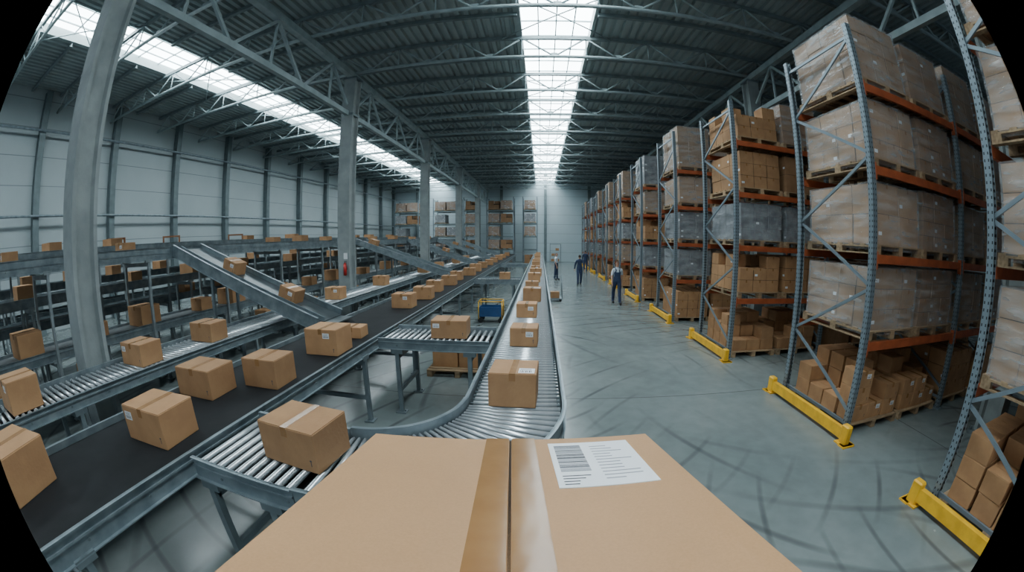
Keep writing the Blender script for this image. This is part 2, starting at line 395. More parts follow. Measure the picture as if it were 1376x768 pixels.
# ------------------------------------------------------------------ cartons
def carton_type(w,d,h,lab):
    b=MB(); rnd_box(b,-w/2,w/2,-d/2,d/2,0,h-.003,.006,0)
    g=.003
    b.box(-w/2+.004,-g,-d/2+.004,d/2-.004,h-.004,h,0); b.box(g,w/2-.004,-d/2+.004,d/2-.004,h-.004,h,0)
    b.box(-g,g,-d/2+.006,d/2-.006,h-.004,h-.002,1)
    body=b.mesh('carton_body',['card','cardgap'])
    t=MB(); tw=.028
    t.box(-tw,tw,-d/2-.001,d/2+.001,h,h+.0012); t.box(-tw,tw,-d/2-.0015,-d/2-.0002,h-.07,h+.0012); t.box(-tw,tw,d/2+.0002,d/2+.0015,h-.07,h+.0012)
    tape=t.mesh('packing_tape',['tape'])
    l=MB(); mark=None
    if lab==0:
        x0,x1,y0,y1=.05,min(.05+.14,w/2-.01),-d/2+.03,-d/2+.15
        l.box(x0,x1,y0,y1,h,h+.0016,0)
        for i in range(7): xx=x0+.012+i*(x1-x0-.03)/7; l.box(xx,xx+.006+.004*(i%2),y0+.015,y0+.06,h+.0016,h+.002,1)
        for i in range(3): l.box(x0+.012,x1-.03,y0+.072+i*.014,y0+.078+i*.014,h+.0016,h+.002,2)
    else:
        x0=(-w/2+.03) if lab==2 else w*.08; x1=x0+.1; z1=h-.05; z0=z1-.07; y=-d/2
        l.box(x0,x1,y-.0016,y,z0,z1,0)
        for i in range(6): xx=x0+.01+i*.0135; l.box(xx,xx+.005+.003*(i%2),y-.002,y-.0016,z0+.01,z0+.035,1)
        for i in range(2): l.box(x0+.01,x1-.02,y-.002,y-.0016,z0+.042+i*.012,z0+.047+i*.012,2)
        k=MB(); ax=w/2-.06; k.box(ax,ax+.006,y-.0014,y,.05,.09); k.box(ax-.008,ax+.014,y-.0014,y,.09,.094); k.box(ax-.004,ax+.01,y-.0014,y,.094,.1)
        mark=k.mesh('printed_arrow',['ink'])
    return dict(body=body,tape=tape,label=l.mesh('shipping_label',['white','ink','inkgrey']),mark=mark,dim=(w,d,h))
CT=[carton_type(.42,.40,.32,0),carton_type(.46,.40,.31,1),carton_type(.54,.42,.30,2),carton_type(.38,.36,.26,1),carton_type(.34,.30,.17,0),carton_type(.5,.46,.35,1)]
def carton(t,x,y,z,yaw=0,parts=True,on='the conveyor',group='boxes on conveyors',tilt=None,scale=None,lab=None,tag=None):
    T=CT[t]
    o=ob('cardboard_box',T['body'],loc=(x,y,z),rot=(0,tilt or 0,yaw),label=lab or ('taped brown cardboard box on '+on),cat='box',group=group,scale=scale)
    if parts:
        ob('packing_tape',T['tape'],o)
        if tag or (tag is None and (t==0 or R()<.45)): ob('shipping_label',T['label'],o,label='white barcode label')
        if T['mark']: ob('printed_arrow',T['mark'],o)
    return o

# ------------------------------------------------------------------ conveyors
ZC=1.15
_legc={}
def legmesh(w,h,low=.35,mat='steeld'):
    k=(round(w,3),round(h,3),mat)
    if k not in _legc:
        mb=MB()
        for s in (-1,1):
            y=s*(w/2-.0)
            mb.box(-.03,.03,y-.03,y+.03,.02,h); mb.box(-.08,.08,y-.07,y+.07,0,.02); mb.tube((.055,y,.02),(.055,y,.05),.012,6)
            mb.box(-.09,.09,y-.034,y+.034,h-.06,h)
        if h<1.5: mb.box(-.025,.025,-w/2,w/2,low,low+.06)
        mb.box(-.03,.03,-w/2,w/2,h-.14,h-.06)
        _legc[k]=mb.mesh('leg_frame',[mat])
    return _legc[k]
RP,RR=.092,.026
_rolc={}
def rollmesh(w):
    k=round(w,3)
    if k not in _rolc:
        mb=MB(); mb.tube((0,-w/2+.03,0),(0,w/2-.03,0),RR,10); mb.tube((0,-w/2,0),(0,w/2,0),.01,6,1)
        _rolc[k]=mb.mesh('roller',['roller','steeld'])
    return _rolc[k]
def rails(root,L,w,z,up=.04,dn=.13,mat='steel'):
    for s in (-1,1):
        mb=MB(); y=s*(w/2+.02)
        mb.box(0,L,y-.006,y+.006,z-dn,z+up)
        mb.box(0,L,min(y,y+s*.028),max(y,y+s*.028),z+up-.008,z+up)
        mb.box(0,L,min(y,y+s*.035),max(y,y+s*.035),z-dn,z-dn+.008)
        mb.box(0,L,min(y,y+s*.02),max(y,y+s*.02),z-.03,z-.015)
        x=.3
        while x<L: mb.tube((x,y,z-.07),(x,y+s*.014,z-.07),.012,6,1); x+=.6
        ob('side_rail',mb.mesh('side_rail',[mat,'steeld']),root)
def legs(root,L,w,z,step=2.4,start=.4,mat='steeld'):
    me=legmesh(w+.04,z-.13,mat=mat); x=start
    while x<L-.1: ob('leg_frame',me,root,loc=(x,0,0)); x+=step
def roller_conv(x,y,yaw,L,w,z,label,pitch=RP,stuff=False,step=2.4,group='roller conveyors',start=.4):
    r=ob('roller_conveyor',None,loc=(x,y,0),rot=(0,0,yaw),label=label,cat='conveyor',group=group)
    rails(r,L,w,z)
    n=int(L/pitch)
    if not stuff:
        me=rollmesh(w)
        for i in range(n): ob('roller',me,r,loc=(pitch*(i+.5),0,z-RR))
    else:
        mb=MB()
        for i in range(n): xx=pitch*(i+.5); mb.tube((xx,-w/2+.01,z-RR),(xx,w/2-.01,z-RR),RR,6)
        ob('roller',mb.mesh('roller_bank',['roller']),r,kind='stuff')
    mb=MB(); mb.box(.02,L-.02,-w/2+.012,w/2-.012,z-.105,z-.1); ob('gap_shade_sheet',mb.mesh('gap_shade_sheet',['belt']),r)  # added dark sheet that imitates the shade in the gaps between rollers
    legs(r,L,w,z,step,start)
    return r
def belt_conv(x,y,yaw,L,w,z,label,step=2.4,group='belt conveyors',up=.05,dn=.15,mat='steel',bm='beltg',lm='steelm'):
    r=ob('belt_conveyor',None,loc=(x,y,0),rot=(0,0,yaw),label=label,cat='conveyor',group=group)
    rails(r,L,w,z,up,dn,mat)
    mb=MB(); mb.box(.03,L-.03,-w/2+.015,w/2-.015,z-.012,z); mb.box(.03,L-.03,-w/2+.015,w/2-.015,z-.13,z-.12)
    mb.tube((.06,-w/2+.015,z-.066),(.06,w/2-.015,z-.066),.06,12); mb.tube((L-.06,-w/2+.015,z-.066),(L-.06,w/2-.015,z-.066),.06,12)
    ob('belt',mb.mesh('belt',[bm]),r)
    legs(r,L,w,z,step,mat=lm)
    return r
H90=math.pi/2
XM=-.21; WM=.82
roller_conv(XM,3.2,H90,8.5,WM,ZC,'straight zinc roller conveyor running down the hall beside the aisle')
roller_conv(XM,11.71,H90,29,WM,ZC,'long zinc roller conveyor continuing toward the end wall',stuff=True,step=3)
cx,cy=-1.42,3.2; Ri,Ro=.8,1.62
r=ob('curved_roller_conveyor',None,loc=(cx,cy,0),label='ninety degree curved roller conveyor with grey steel guards',cat='conveyor',group='roller conveyors')
def arc(mb,ra,rb,za,zb,n=28,m=0):
    for i in range(n):
        a0=-H90*i/n; a1=-H90*(i+1)/n
        vs=[(math.cos(a)*q,math.sin(a)*q,z) for a in (a0,a1) for q in (ra,rb) for z in (za,zb)]
        mb.add(vs,[(0,1,3,2),(4,6,7,5),(0,4,5,1),(2,3,7,6),(1,5,7,3),(0,2,6,4)],m)
for rr,s in ((Ri-.02,-1),(Ro+.02,1)):
    mb=MB()
    arc(mb,rr-.006,rr+.006,ZC-.13,ZC+.055); arc(mb,min(rr,rr+s*.03),max(rr,rr+s*.03),ZC+.047,ZC+.055); arc(mb,min(rr,rr+s*.035),max(rr,rr+s*.035),ZC-.13,ZC-.122)
    ob('side_rail',mb.mesh('side_rail',['steel']),r)
mb=MB(); arc(mb,Ri,Ro,ZC-.105,ZC-.1); ob('gap_shade_sheet',mb.mesh('gap_shade_sheet',['belt']),r)  # same added dark sheet, painting shade between the curve's rollers
mb=MB(); mb.tube((Ri,0,0),(Ro,0,0),.017,10,0,.03); me=mb.mesh('roller',['roller'])
nr=26
for i in range(nr):
    ob('roller',me,r,loc=(0,0,ZC-.03),rot=(0,0,-H90*(i+.5)/nr))
for a in (-.25,-.8,-1.35):
    lm=legmesh(WM+.04,ZC-.13)
    ob('leg_frame',lm,r,loc=(math.cos(a)*(Ri+Ro)/2,math.sin(a)*(Ri+Ro)/2,0),rot=(0,0,a-H90))
roller_conv(-2.38,1.99,0,.95,WM,ZC,'short zinc roller conveyor joining curve to the black belt',start=.15,step=.6)
belt_conv(-3.07,-2.2,H90,42,1.22,ZC,'wide black rubber belt conveyor with galvanised side rails',step=2.2,bm='belt',lm='steeld')
roller_conv(-5.3,-1.2,H90,8.5,.9,ZC,'zinc roller conveyor standing in front of the grey columns')
roller_conv(-5.3,7.31,H90,32,.9,ZC,'long zinc roller conveyor continuing past the columns',stuff=True,step=3)
for i,yy in enumerate((5.65,14.2,23.)):
    roller_conv(-2.38,yy,0,1.68,.85,ZC-.0,'short cross transfer roller conveyor between two lines',start=.3,step=1.1,group='cross transfers')
belt_conv(-8.4,-3,H90,42.5,1.1,2.62,'elevated belt conveyor on tall grey steel legs',step=2.5,up=.1)
belt_conv(-8.4,-3,H90,42.5,.8,1.1,'lower dark belt conveyor running beneath the elevated line',step=2.5)
belt_conv(-11.2,-3,H90,42.5,1.1,2.8,'elevated belt conveyor on tall grey steel legs near the wall',step=2.5,up=.1)
belt_conv(-11.2,-3,H90,42.5,.8,1.3,'lower dark belt conveyor beneath the wall-side elevated line',step=2.5)
belt_conv(-14.2,-3,H90,42.5,.9,2.5,'narrow raised belt conveyor along the cladding wall',step=5)
belt_conv(-14.2,-3,H90,42.5,.7,1.2,'low belt conveyor along the cladding wall',step=5)
belt_conv(-9.8,-3,H90,42.5,.7,1.95,'mid-height belt conveyor between two elevated lines',step=5)
belt_conv(-7.2,-3,H90,42.5,.55,.62,'low dark belt conveyor behind the grey columns',step=2.5)
belt_conv(-12.7,-3,H90,42.5,.8,2.05,'mid-height belt conveyor near the cladding wall',step=5)

YC=[6.06,15.6,22.3,29.,35.5]
cx0,cz0,cx1,cz1=-7.80,2.66,-3.74,1.25
ang=math.atan2(cz0-cz1,cx1-cx0); LL=math.hypot(cx1-cx0,cz0-cz1)
for y in YC:
    r=ob('inclined_chute',None,loc=(cx1,y,0),label='dark grey steel inclined chute descending from elevated belt to black belt',cat='chute',group='inclined chutes')
    T=Matrix.Translation((0,0,cz1))@Matrix.Rotation(ang,4,'Y')
    for s in (-1,1):
        mb=MB(); mb.box(-LL,0,s*.44-.012,s*.44+.012,-.13,.1,0,T); mb.box(-LL,0,s*.44-.03,s*.44+.03,.09,.105,0,T); mb.box(-LL,0,s*.44-.03,s*.44+.03,-.14,-.13,0,T)
        ob('side_panel',mb.mesh('side_panel',['steel']),r)
    mb=MB(); mb.box(-LL,.0,-.43,.43,-.02,0,0,T); mb.box(-.02,.28,-.43,.43,-.04,-.02,0,Matrix.Translation((0,0,cz1)))
    for q in (-.36,-.25): mb.box(-LL,0,q-.008,q+.008,0,.006,0,T)
    ob('slide_bed',mb.mesh('slide_bed',['chute']),r)
    mb=MB(); mb.box(-LL,0,-.205,-.19,0,.07,0,T); ob('lane_divider',mb.mesh('lane_divider',['steel']),r)
    mb=MB()
    xx=-2.72
    zt=cz1-.16+math.tan(ang)*(-xx)
    for s in (-.38,.38): mb.box(xx-.03,xx+.03,s-.03,s+.03,0,zt); mb.box(xx-.08,xx+.08,s-.08,s+.08,0,.02)
    mb.box(xx-.02,xx+.02,-.38,.38,.8,.86)
    ob('support_frame',mb.mesh('support_frame',['steeld']),r)
def on_chute(t,x,y,yaw=0):
    z=cz1+(cx1-x)*math.tan(ang)
    carton(t,x,y,z+.002,yaw,tilt=ang,lab='brown cardboard box sliding down the grey inclined chute')
on_chute(3,-6.2,6.1); on_chute(3,-4.65,6.1); on_chute(3,-7.2,15.65); on_chute(3,-5.6,22.35); on_chute(3,-6.5,29.05)

for i,(y,t) in enumerate([(3.33,0),(5.3,3),(7.3,3),(9.2,0),(11.2,3),(13.4,0),(15.6,1),(18,3),(20.5,0),(23.2,1),(26,3),(29,0),(32,1),(35.5,0)]):
    carton(t,XM+U(-.04,.04),y,ZC,U(-.05,.05),parts=y<20,on='the roller conveyor')
for (x,y,t,yaw) in [(-2.98,1.72,2,.1),(-2.85,3.2,1,.05),(-3.38,2.68,2,.06),(-2.82,4.5,5,.03),(-2.85,5.35,4,.05),(-3.38,.35,5,.3),
                    (-2.98,8.05,1,0),(-2.9,9.3,1,.05),(-3.0,10.7,0,.0),(-2.95,12.3,1,.05),(-3.05,13.9,0,0),(-2.9,15.7,1,0),(-3,17.8,5,0),(-3,20,1,0),(-2.95,22.3,0,0),(-3,25,1,0),(-3,28,5,0),(-3,31,1,0),(-3,35,0,0)]:
    carton(t,x,y,ZC,yaw,parts=y<18,on='the black belt')
carton(2,-1.6,2.04,ZC,-.1,on='the roller conveyor bend',scale=(.94,.96,1),tag=False); carton(2,-1.35,5.66,ZC,.04,on='the cross transfer',scale=(1,1,.9)); carton(3,-1.3,14.2,ZC,0,on='the cross transfer')
for (y,t,yaw) in [(.95,5,.05),(3.0,2,.08),(4.45,2,.05),(9.0,1,.05),(12.1,1,0),(17,1,.0),(19.8,0,0),(24,1,0),(27,5,0)]:
    carton(t,-5.3,y,ZC,yaw,parts=y<14,on='the roller conveyor beside columns')
for (y,t) in [(-.3,5),(1.9,5),(3.6,2),(5.0,5),(6.9,1),(8.1,5),(10.4,2),(12.3,1),(14.2,5),(17,2),(20,5),(23,1),(27,2)]:
    carton(t,-8.4,y,1.1,U(-.1,.1),parts=y<9,on='the lower belt',scale=(1.25,1.25,1.2) if t==5 else None)
for (y,t) in [(1.7,3),(4.6,3),(10.2,3),(11.8,1),(13.6,3),(15.2,1),(18.2,3),(21,1),(24.5,3),(28,1)]:
    carton(t,-8.4,y,2.62,U(-.1,.1),parts=y<6,on='the elevated belt')
for y in [1,3.3,5.5,8.2,10.5,12.2,15,18,21.5,24,27,30]:
    carton(random.choice([1,2,3]),-11.2,y+U(-.4,.4),random.choice([1.3,2.8]),U(-.2,.2),parts=False,on='the wall-side belt')
for y in [4.5,9,14,19,24]:
    carton(random.choice([1,3]),-14.2,y,2.5,U(-.2,.2),parts=False,on='the narrow raised belt')
for y in [.4,2.3,3.9,5.6,7.7,10,13,16.5]:
    carton(random.choice([1,2,3]),-9.8,y,1.95,U(-.2,.2),parts=False,on='the mid-height belt')
    carton(random.choice([0,1,3]),-7.2,y+.5,.62,U(-.1,.1),parts=False,on='the low belt')
    carton(random.choice([1,2,3]),-12.7,y+.8,2.05,U(-.2,.2),parts=False,on='the mid-height belt')
mb=MB()
for s in (-.28,.28): mb.box(s-.03,s+.03,-.03,.03,0,.32)
mb.box(-.28,.28,-.03,.03,.27,.32)
gf=mb.mesh('guard_frame',['rust'])
for y in (5.8,8.0,11.2): ob('guard_frame',gf,loc=(-11.2,y,2.8),rot=(0,0,.9),label='small brown guard frame on the elevated belt',cat='guard frame',group='guard frames')

# ------------------------------------------------------------------ pallets and loads
def palletmesh(w,d):
    mb=MB(); n=7
    for i in range(n):
        y=-d/2+.05+(d-.1)*i/(n-1); mb.box(-w/2,w/2,y-.05,y+.05,.118,.14)
    for x in (-w/2+.05,0,w/2-.05):
        mb.box(x-.05,x+.05,-d/2,d/2,.096,.118); mb.box(x-.05,x+.05,-d/2,d/2,0,.02)
        for y in (-d/2+.07,0,d/2-.07): mb.box(x-.05,x+.05,y-.07,y+.07,.02,.096)
    return mb.mesh('pallet',['wood'])
PW,PD=1.25,1.7
pal=palletmesh(PW,PD); pals=palletmesh(1.2,.9)
def stackmesh(w,d,h,nx,ny,nz,mats=('card2','cardgap','white','tape'),ragged=0):
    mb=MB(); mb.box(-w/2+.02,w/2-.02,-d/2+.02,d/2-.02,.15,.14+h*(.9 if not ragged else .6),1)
    bx=w/nx; by=d/ny; bz=h/nz
    for k in range(nz):
        for i in range(nx):
            for j in range(ny):
                if 0<i<nx-1 and 0<j<ny-1 and k<nz-1: continue
                if ragged and k==nz-1 and R()<ragged: continue
                dx=U(-.007,.007); dy=U(-.007,.007)
                x0=-w/2+i*bx+.008+dx; x1=x0+bx-.016; y0=-d/2+j*by+.008+dy; y1=y0+by-.016; z0=.14+k*bz; z1=z0+bz-.009
                mb.box(x0,x1,y0,y1,z0,z1,0)
                xc=(x0+x1)/2
                mb.box(xc-.02,xc+.02,y0-.0015,y0,z1-.06,z1,3)
                if k==nz-1: mb.box(xc-.02,xc+.02,y0,y1,z1,z1+.0015,3)
                if j==0 and R()<.22: mb.box(x0+.03,x0+.11,y0-.002,y0,z0+bz*.3,z0+bz*.3+.05,2)
                if i==0 and R()<.22: mb.box(x0-.002,x0,y0+.03,y0+.11,z0+bz*.3,z0+bz*.3+.05,2)
    return mb.mesh('carton_stack',list(mats))
def wrapmesh(w,d,h):
    mb=MB(); nx,nz=10,8
    def grid(f):
        vs=[];fs=[]
        for i in range(nx+1):
            for k in range(nz+1): vs.append(f(i/nx,k/nz))
        for i in range(nx):
            for k in range(nz):
                a=i*(nz+1)+k; fs.append((a,a+nz+1,a+nz+2,a+1))
        mb.add(vs,fs,0,True)
    e=.014
    def j(): return U(0,.012)
    W=w/2+e; D=d/2+e; z0=.06; z1=.14+h+.008
    grid(lambda u,v:(-W+2*W*u,-D-j()*(0<u<1),z0+(z1-z0)*v))
    grid(lambda u,v:(W-2*W*u,D+j()*(0<u<1),z0+(z1-z0)*v))
    grid(lambda u,v:(-W-j()*(0<u<1),D-2*D*u,z0+(z1-z0)*v))
    grid(lambda u,v:(W+j()*(0<u<1),-D+2*D*u,z0+(z1-z0)*v))
    mb.add([(-W,-D,z1),(W,-D,z1),(W,D,z1),(-W,D,z1)],[(0,1,2,3)])
    return mb.mesh('stretch_wrap',['wrap'])
LT={}
def ltype(key,h,nx,ny,nz,mats,wrap,ragged=0):
    LT[key]=(stackmesh(1.16,1.6,h,nx,ny,nz,mats,ragged),wrapmesh(1.16,1.6,h) if wrap else None)
c2=('card2','cardgap','white','tape'); c3=('card3','cardgap','white','tape'); cg=('greyload','ink','white','steeld'); c1=('card','cardgap','white','tape')
ltype('w1',.88,3,4,3,c2,True); ltype('w2',.86,2,3,2,c2,True); ltype('w3',.9,3,4,4,c3,True); ltype('g1',.84,3,4,3,cg,True)
ltype('b1',.84,3,4,3,c1,False,.25); ltype('b2',.88,2,3,2,c3,False,.2); ltype('b3',.86,3,3,3,c1,False)
ltype('t1',1.1,3,4,4,c2,True); ltype('t2',1.02,2,4,3,c3,True); ltype('tt',1.4,3,4,4,c2,True); ltype('tb',1.3,3,4,4,c1,False,.3); ltype('g2',.88,2,3,5,cg,True); ltype('tg',1.3,2,3,5,cg,True)
LBL={'w':'pallet of tan cartons wrapped in clear stretch film','g':'pallet of grey goods wrapped in glossy film','b':'wooden pallet stacked with brown cartons','t':'tall pallet of cartons on the top rack level'}
def load(key,x,y,z,yaw=0):
    s,w=LT[key]
    r=ob('pallet_load',None,loc=(x,y,z),rot=(0,0,yaw),label=LBL[key[0]],cat='pallet load',group='pallet loads on racks')
    ob('pallet',pal,r); ob('carton_stack',s,r)
    if w: ob('stretch_wrap',w,r)

# ------------------------------------------------------------------ racks
BAY=2.86; DEP=1.85
_c={}
def upmesh(h):
    if ('u',h) not in _c:
        mb=MB(); mb.box(-.05,.05,-.045,-.037,0,h); mb.box(-.05,-.042,-.037,.045,0,h); mb.box(.042,.05,-.037,.045,0,h); mb.box(-.042,-.02,.037,.045,0,h); mb.box(.02,.042,.037,.045,0,h)
        mb.box(-.08,.08,-.09,.09,0,.012,0); _c[('u',h)]=mb.mesh('upright',['upright'])
    return _c[('u',h)]
def brmesh(h,d):
    if ('b',h,d) not in _c:
        mb=MB(); z=.35; s=0; y=(0.03,d-.03)
        mb.beam((0,y[0],.2),(0,y[1],.2),.03,.045)
        while z+.9<h:
            mb.beam((0,y[s],z),(0,y[1-s],z+.9),.03,.045); z+=.9; s=1-s
        mb.beam((0,y[0],h-.2),(0,y[1],h-.2),.03,.045)
        _c[('b',h,d)]=mb.mesh('frame_bracing',['upright'])
    return _c[('b',h,d)]
def bmmesh(L,mat='orange'):
    if ('m',L,mat) not in _c:
        mb=MB(); mb.box(.05,L-.05,-.025,.025,-.12,0); mb.box(.05,.075,-.04,.035,-.2,.04); mb.box(L-.075,L-.05,-.04,.035,-.2,.04)
        _c[('m',L,mat)]=mb.mesh('beam',[mat])
    return _c[('m',L,mat)]
def guardmesh(d):
    mb=MB(); mb.box(-.06,.02,-.18,d+.18,.06,.22); mb.box(-.14,.1,-.3,-.16,0,.02); mb.box(-.14,.1,d+.16,d+.3,0,.02)
    for y in (-.2,d+.12): rnd_box(mb,-.08,.04,y-.04,y+.12,0,.29,.02); mb.box(-.12,.12,y-.08,y+.16,0,.02)
    return mb.mesh('base_guard',['yellow'])
gm=guardmesh(DEP)
def rack(x0,y0,levels,bays,h,label='blue-grey pallet rack with orange beams and yellow foot guard',guard=True,group='pallet racks',dep=DEP,bay=BAY,mat='orange'):
    r=ob('pallet_rack',None,loc=(x0,y0,0),label=label,cat='rack',group=group)
    for b in range(bays+1):
        for yy,ry in ((.045,0),(dep-.045,math.pi)): ob('upright',upmesh(h),r,loc=(b*bay,yy,0),rot=(0,0,ry))
        ob('frame_bracing',brmesh(h,dep),r,loc=(b*bay,0,0))
    for z in levels:
        for b in range(bays):
            for yy in (.03,dep-.03): ob('beam',bmmesh(bay,mat),r,loc=(b*bay,yy,z))
    if guard: ob('base_guard',gm,r,loc=(-.16,0,0),label='yellow steel foot guard')
    return r
LV=[1.4,2.6,3.8,5.0]
RY=[.1,3.85,7.95,12.1,16.5,21.1,25.4,30.1,34.4,39.0]
for ri,y0 in enumerate(RY):
    X0=4.5 if ri==1 else 4.42
    far=ri>=3
    h=5.95 if not far else 6.3
    rack(X0,y0,LV,2,h)
    yc=y0+DEP/2
    slots=[X0+.1+PW/2+.03, X0+BAY-.1-PW/2-.03]
    if ri<3: slots += [s+BAY for s in slots]
    for li,z in enumerate(LV):
        for si,x in enumerate(slots):
            if ri==0: k='t1' if li==3 else 'w1'
            elif ri==1: k=['w1','w2','w1','t1'][li] if si%2==0 else ['w3','w3','w3','t2'][li]
            elif ri==2: k=['b1','g1','b3','b1'][li] if si%2==0 else ['b3','g1','b2','t2'][li]
            elif ri==3: k=['g1','g2','w2','tt'][li] if si%2==0 else 'w1' if li<3 else 'tt'
            else: k=(random.choice(['w1','w2','w3','g1','w1','b1','b3','g2']) if li<3 else random.choice(['tt','tg','tt','tb']))
            load(k,x,yc,z,U(-.01,.01))
    for si,x in enumerate(slots):
        if ri in (0,1,2) and si<2:
            ob('pallet',pal,loc=(x,yc,0),label='wooden pallet under loose cartons on the floor',cat='pallet',group='floor pallets')
            cols=[(-.4,-.6),(0,-.6),(.4,-.6),(-.4,-.2),(0,-.2),(.4,-.2),(-.4,.2),(0,.2),(.4,.2),(-.4,.6),(0,.6),(.4,.6)]
            for (dx,dy) in cols:
                z=.14
                for k in range(random.choice([1,2,2,3]) if (dy<0 and ri) or dx<-.3 else 3):
                    carton(3,x+dx+U(-.008,.008),yc+dy+U(-.015,.015),z,U(-.03,.03),parts=(ri==1 and dy<-.3),on='a floor pallet in the rack',group='loose cartons under racks'); z+=.262
        else: load(random.choice(['b1','b2','b3']),x,yc,0)
for x,w in ((-16.2,2.86),(-11.6,2.86),(-8.2,1.5),(-5.7,2.86),(-1.85,1.5)):
    rack(x,41,[1.6,3.0,4.4,5.8],1,7.2,'tall grey pallet rack standing near the end wall',False,'end wall racks',bay=w,mat='postm')
    for z in (0,1.6,3.0,4.4,5.8):
        for k in range(2 if w>2 else 1):
            if R()<.82: load(random.choice(['b2','w3','b2','g2','w3']),x+.12+PW/2+k*(PW+.08),41+DEP/2,z)

# ------------------------------------------------------------------ items under / between conveyors
ob('pallet',pals,loc=(-1.55,7.3,0),label='wooden pallet on the concrete under the transfer conveyor',cat='pallet',group='floor pallets')
for x,z in ((-1.83,.14),(-1.3,.14),(-1.83,.491),(-1.3,.491)): carton(5,x,7.3,z,0,on='a wooden pallet',group='cartons on floor pallet',parts=z>.3)
r=ob('hand_cart',None,loc=(-1.55,12.1,0),label='blue hand cart with yellow frame and wheels',cat='cart')
mb=MB(); mb.box(-.36,.36,-.25,.25,.2,.26); mb.box(-.36,.36,-.25,-.23,.26,.5); mb.box(-.36,.36,.23,.25,.26,.5); mb.box(-.36,-.34,-.23,.23,.26,.5); mb.box(.34,.36,-.23,.23,.26,.5); ob('tray',mb.mesh('tray',['blue']),r)
mb=MB()
for x in (-.37,.37):
    for y in (-.26,.26): mb.tube((x,y,.12),(x,y,.68),.016,8)
for y in (-.26,.26): mb.tube((-.37,y,.68),(.37,y,.68),.016,8)
for x in (-.37,.37): mb.tube((x,-.26,.68),(x,.26,.68),.016,8)
ob('frame',mb.mesh('frame',['yellow']),r)
mb=MB(); mb.tube((0,-.02,0),(0,.02,0),.08,14); wh=mb.mesh('wheel',['tyre'])
for x in (-.32,.32):
    for y in (-.22,.22): ob('wheel',wh,r,loc=(x,y,.08))
r=ob('roll_cage',None,loc=(.64,16.6,0),label='grey wire roll cage trolley with cartons beside the conveyor',cat='trolley')
mb=MB()
for x in (-.3,.3):
    for y in (-.4,.4): mb.tube((x,y,.12),(x,y,1.1),.015,6)
    for k in range(8): mb.tube((x,-.4,.2+k*.12),(x,.4,.2+k*.12),.006,5)
for k in range(8): mb.tube((-.3,.4,.2+k*.12),(.3,.4,.2+k*.12),.006,5)
ob('cage',mb.mesh('cage',['steel']),r)
mb=MB(); mb.box(-.3,.3,-.4,.4,.1,.14); ob('platform',mb.mesh('platform',['steeld']),r)
for x in (-.24,.24):
    for y in (-.34,.34): ob('wheel',wh,r,loc=(x,y,.05),scale=(.62,.62,.62))
carton(3,.64,16.5,.14,0,parts=False,on='the roll cage platform')
r=ob('shelving_unit',None,loc=(1.7,43.6,0),label='open grey metal shelving against the end wall',cat='shelf')
mb=MB()
for x in (-.6,.6):
    for y in (-.25,.25): mb.box(x-.02,x+.02,y-.02,y+.02,0,2.2)
    mb.box(x-.015,x+.015,-.25,.25,2.15,2.19)
mb.box(-.6,.6,.24,.26,2.15,2.19)
ob('frame',mb.mesh('frame',['steeld']),r)
mb=MB(); mb.box(-.6,.6,-.27,.27,0,.03); sh=mb.mesh('shelf',['steel'])
for z in (.2,.8,1.4,2.1): ob('shelf',sh,r,loc=(0,0,z))
for x,z in ((1.4,.23),(1.95,.23),(1.45,.83),(1.9,1.43)): carton(3,x,43.6,z,0,parts=False,on='the metal shelving',group='boxes on shelving')
r=ob('fire_extinguisher',None,loc=(-6.22,11.25,1.55),label='small red fire extinguisher with sign on the grey column',cat='fire extinguisher')
mb=MB(); mb.tube((0,0,0),(0,0,.36),.055,14); mb.tube((0,0,.36),(0,0,.41),.055,14,0,.025); ob('cylinder',mb.mesh('cylinder',['red']),r)
mb=MB(); mb.tube((0,0,.4),(0,0,.45),.018,8); mb.box(-.02,.08,-.012,.012,.44,.46); mb.tube((.05,0,.42),(.08,0,.18),.01,6); ob('valve',mb.mesh('valve',['ink']),r)
mb=MB(); mb.box(-.07,.07,.05,.064,.52,.72); ob('sign_plate',mb.mesh('sign_plate',['white']),r)

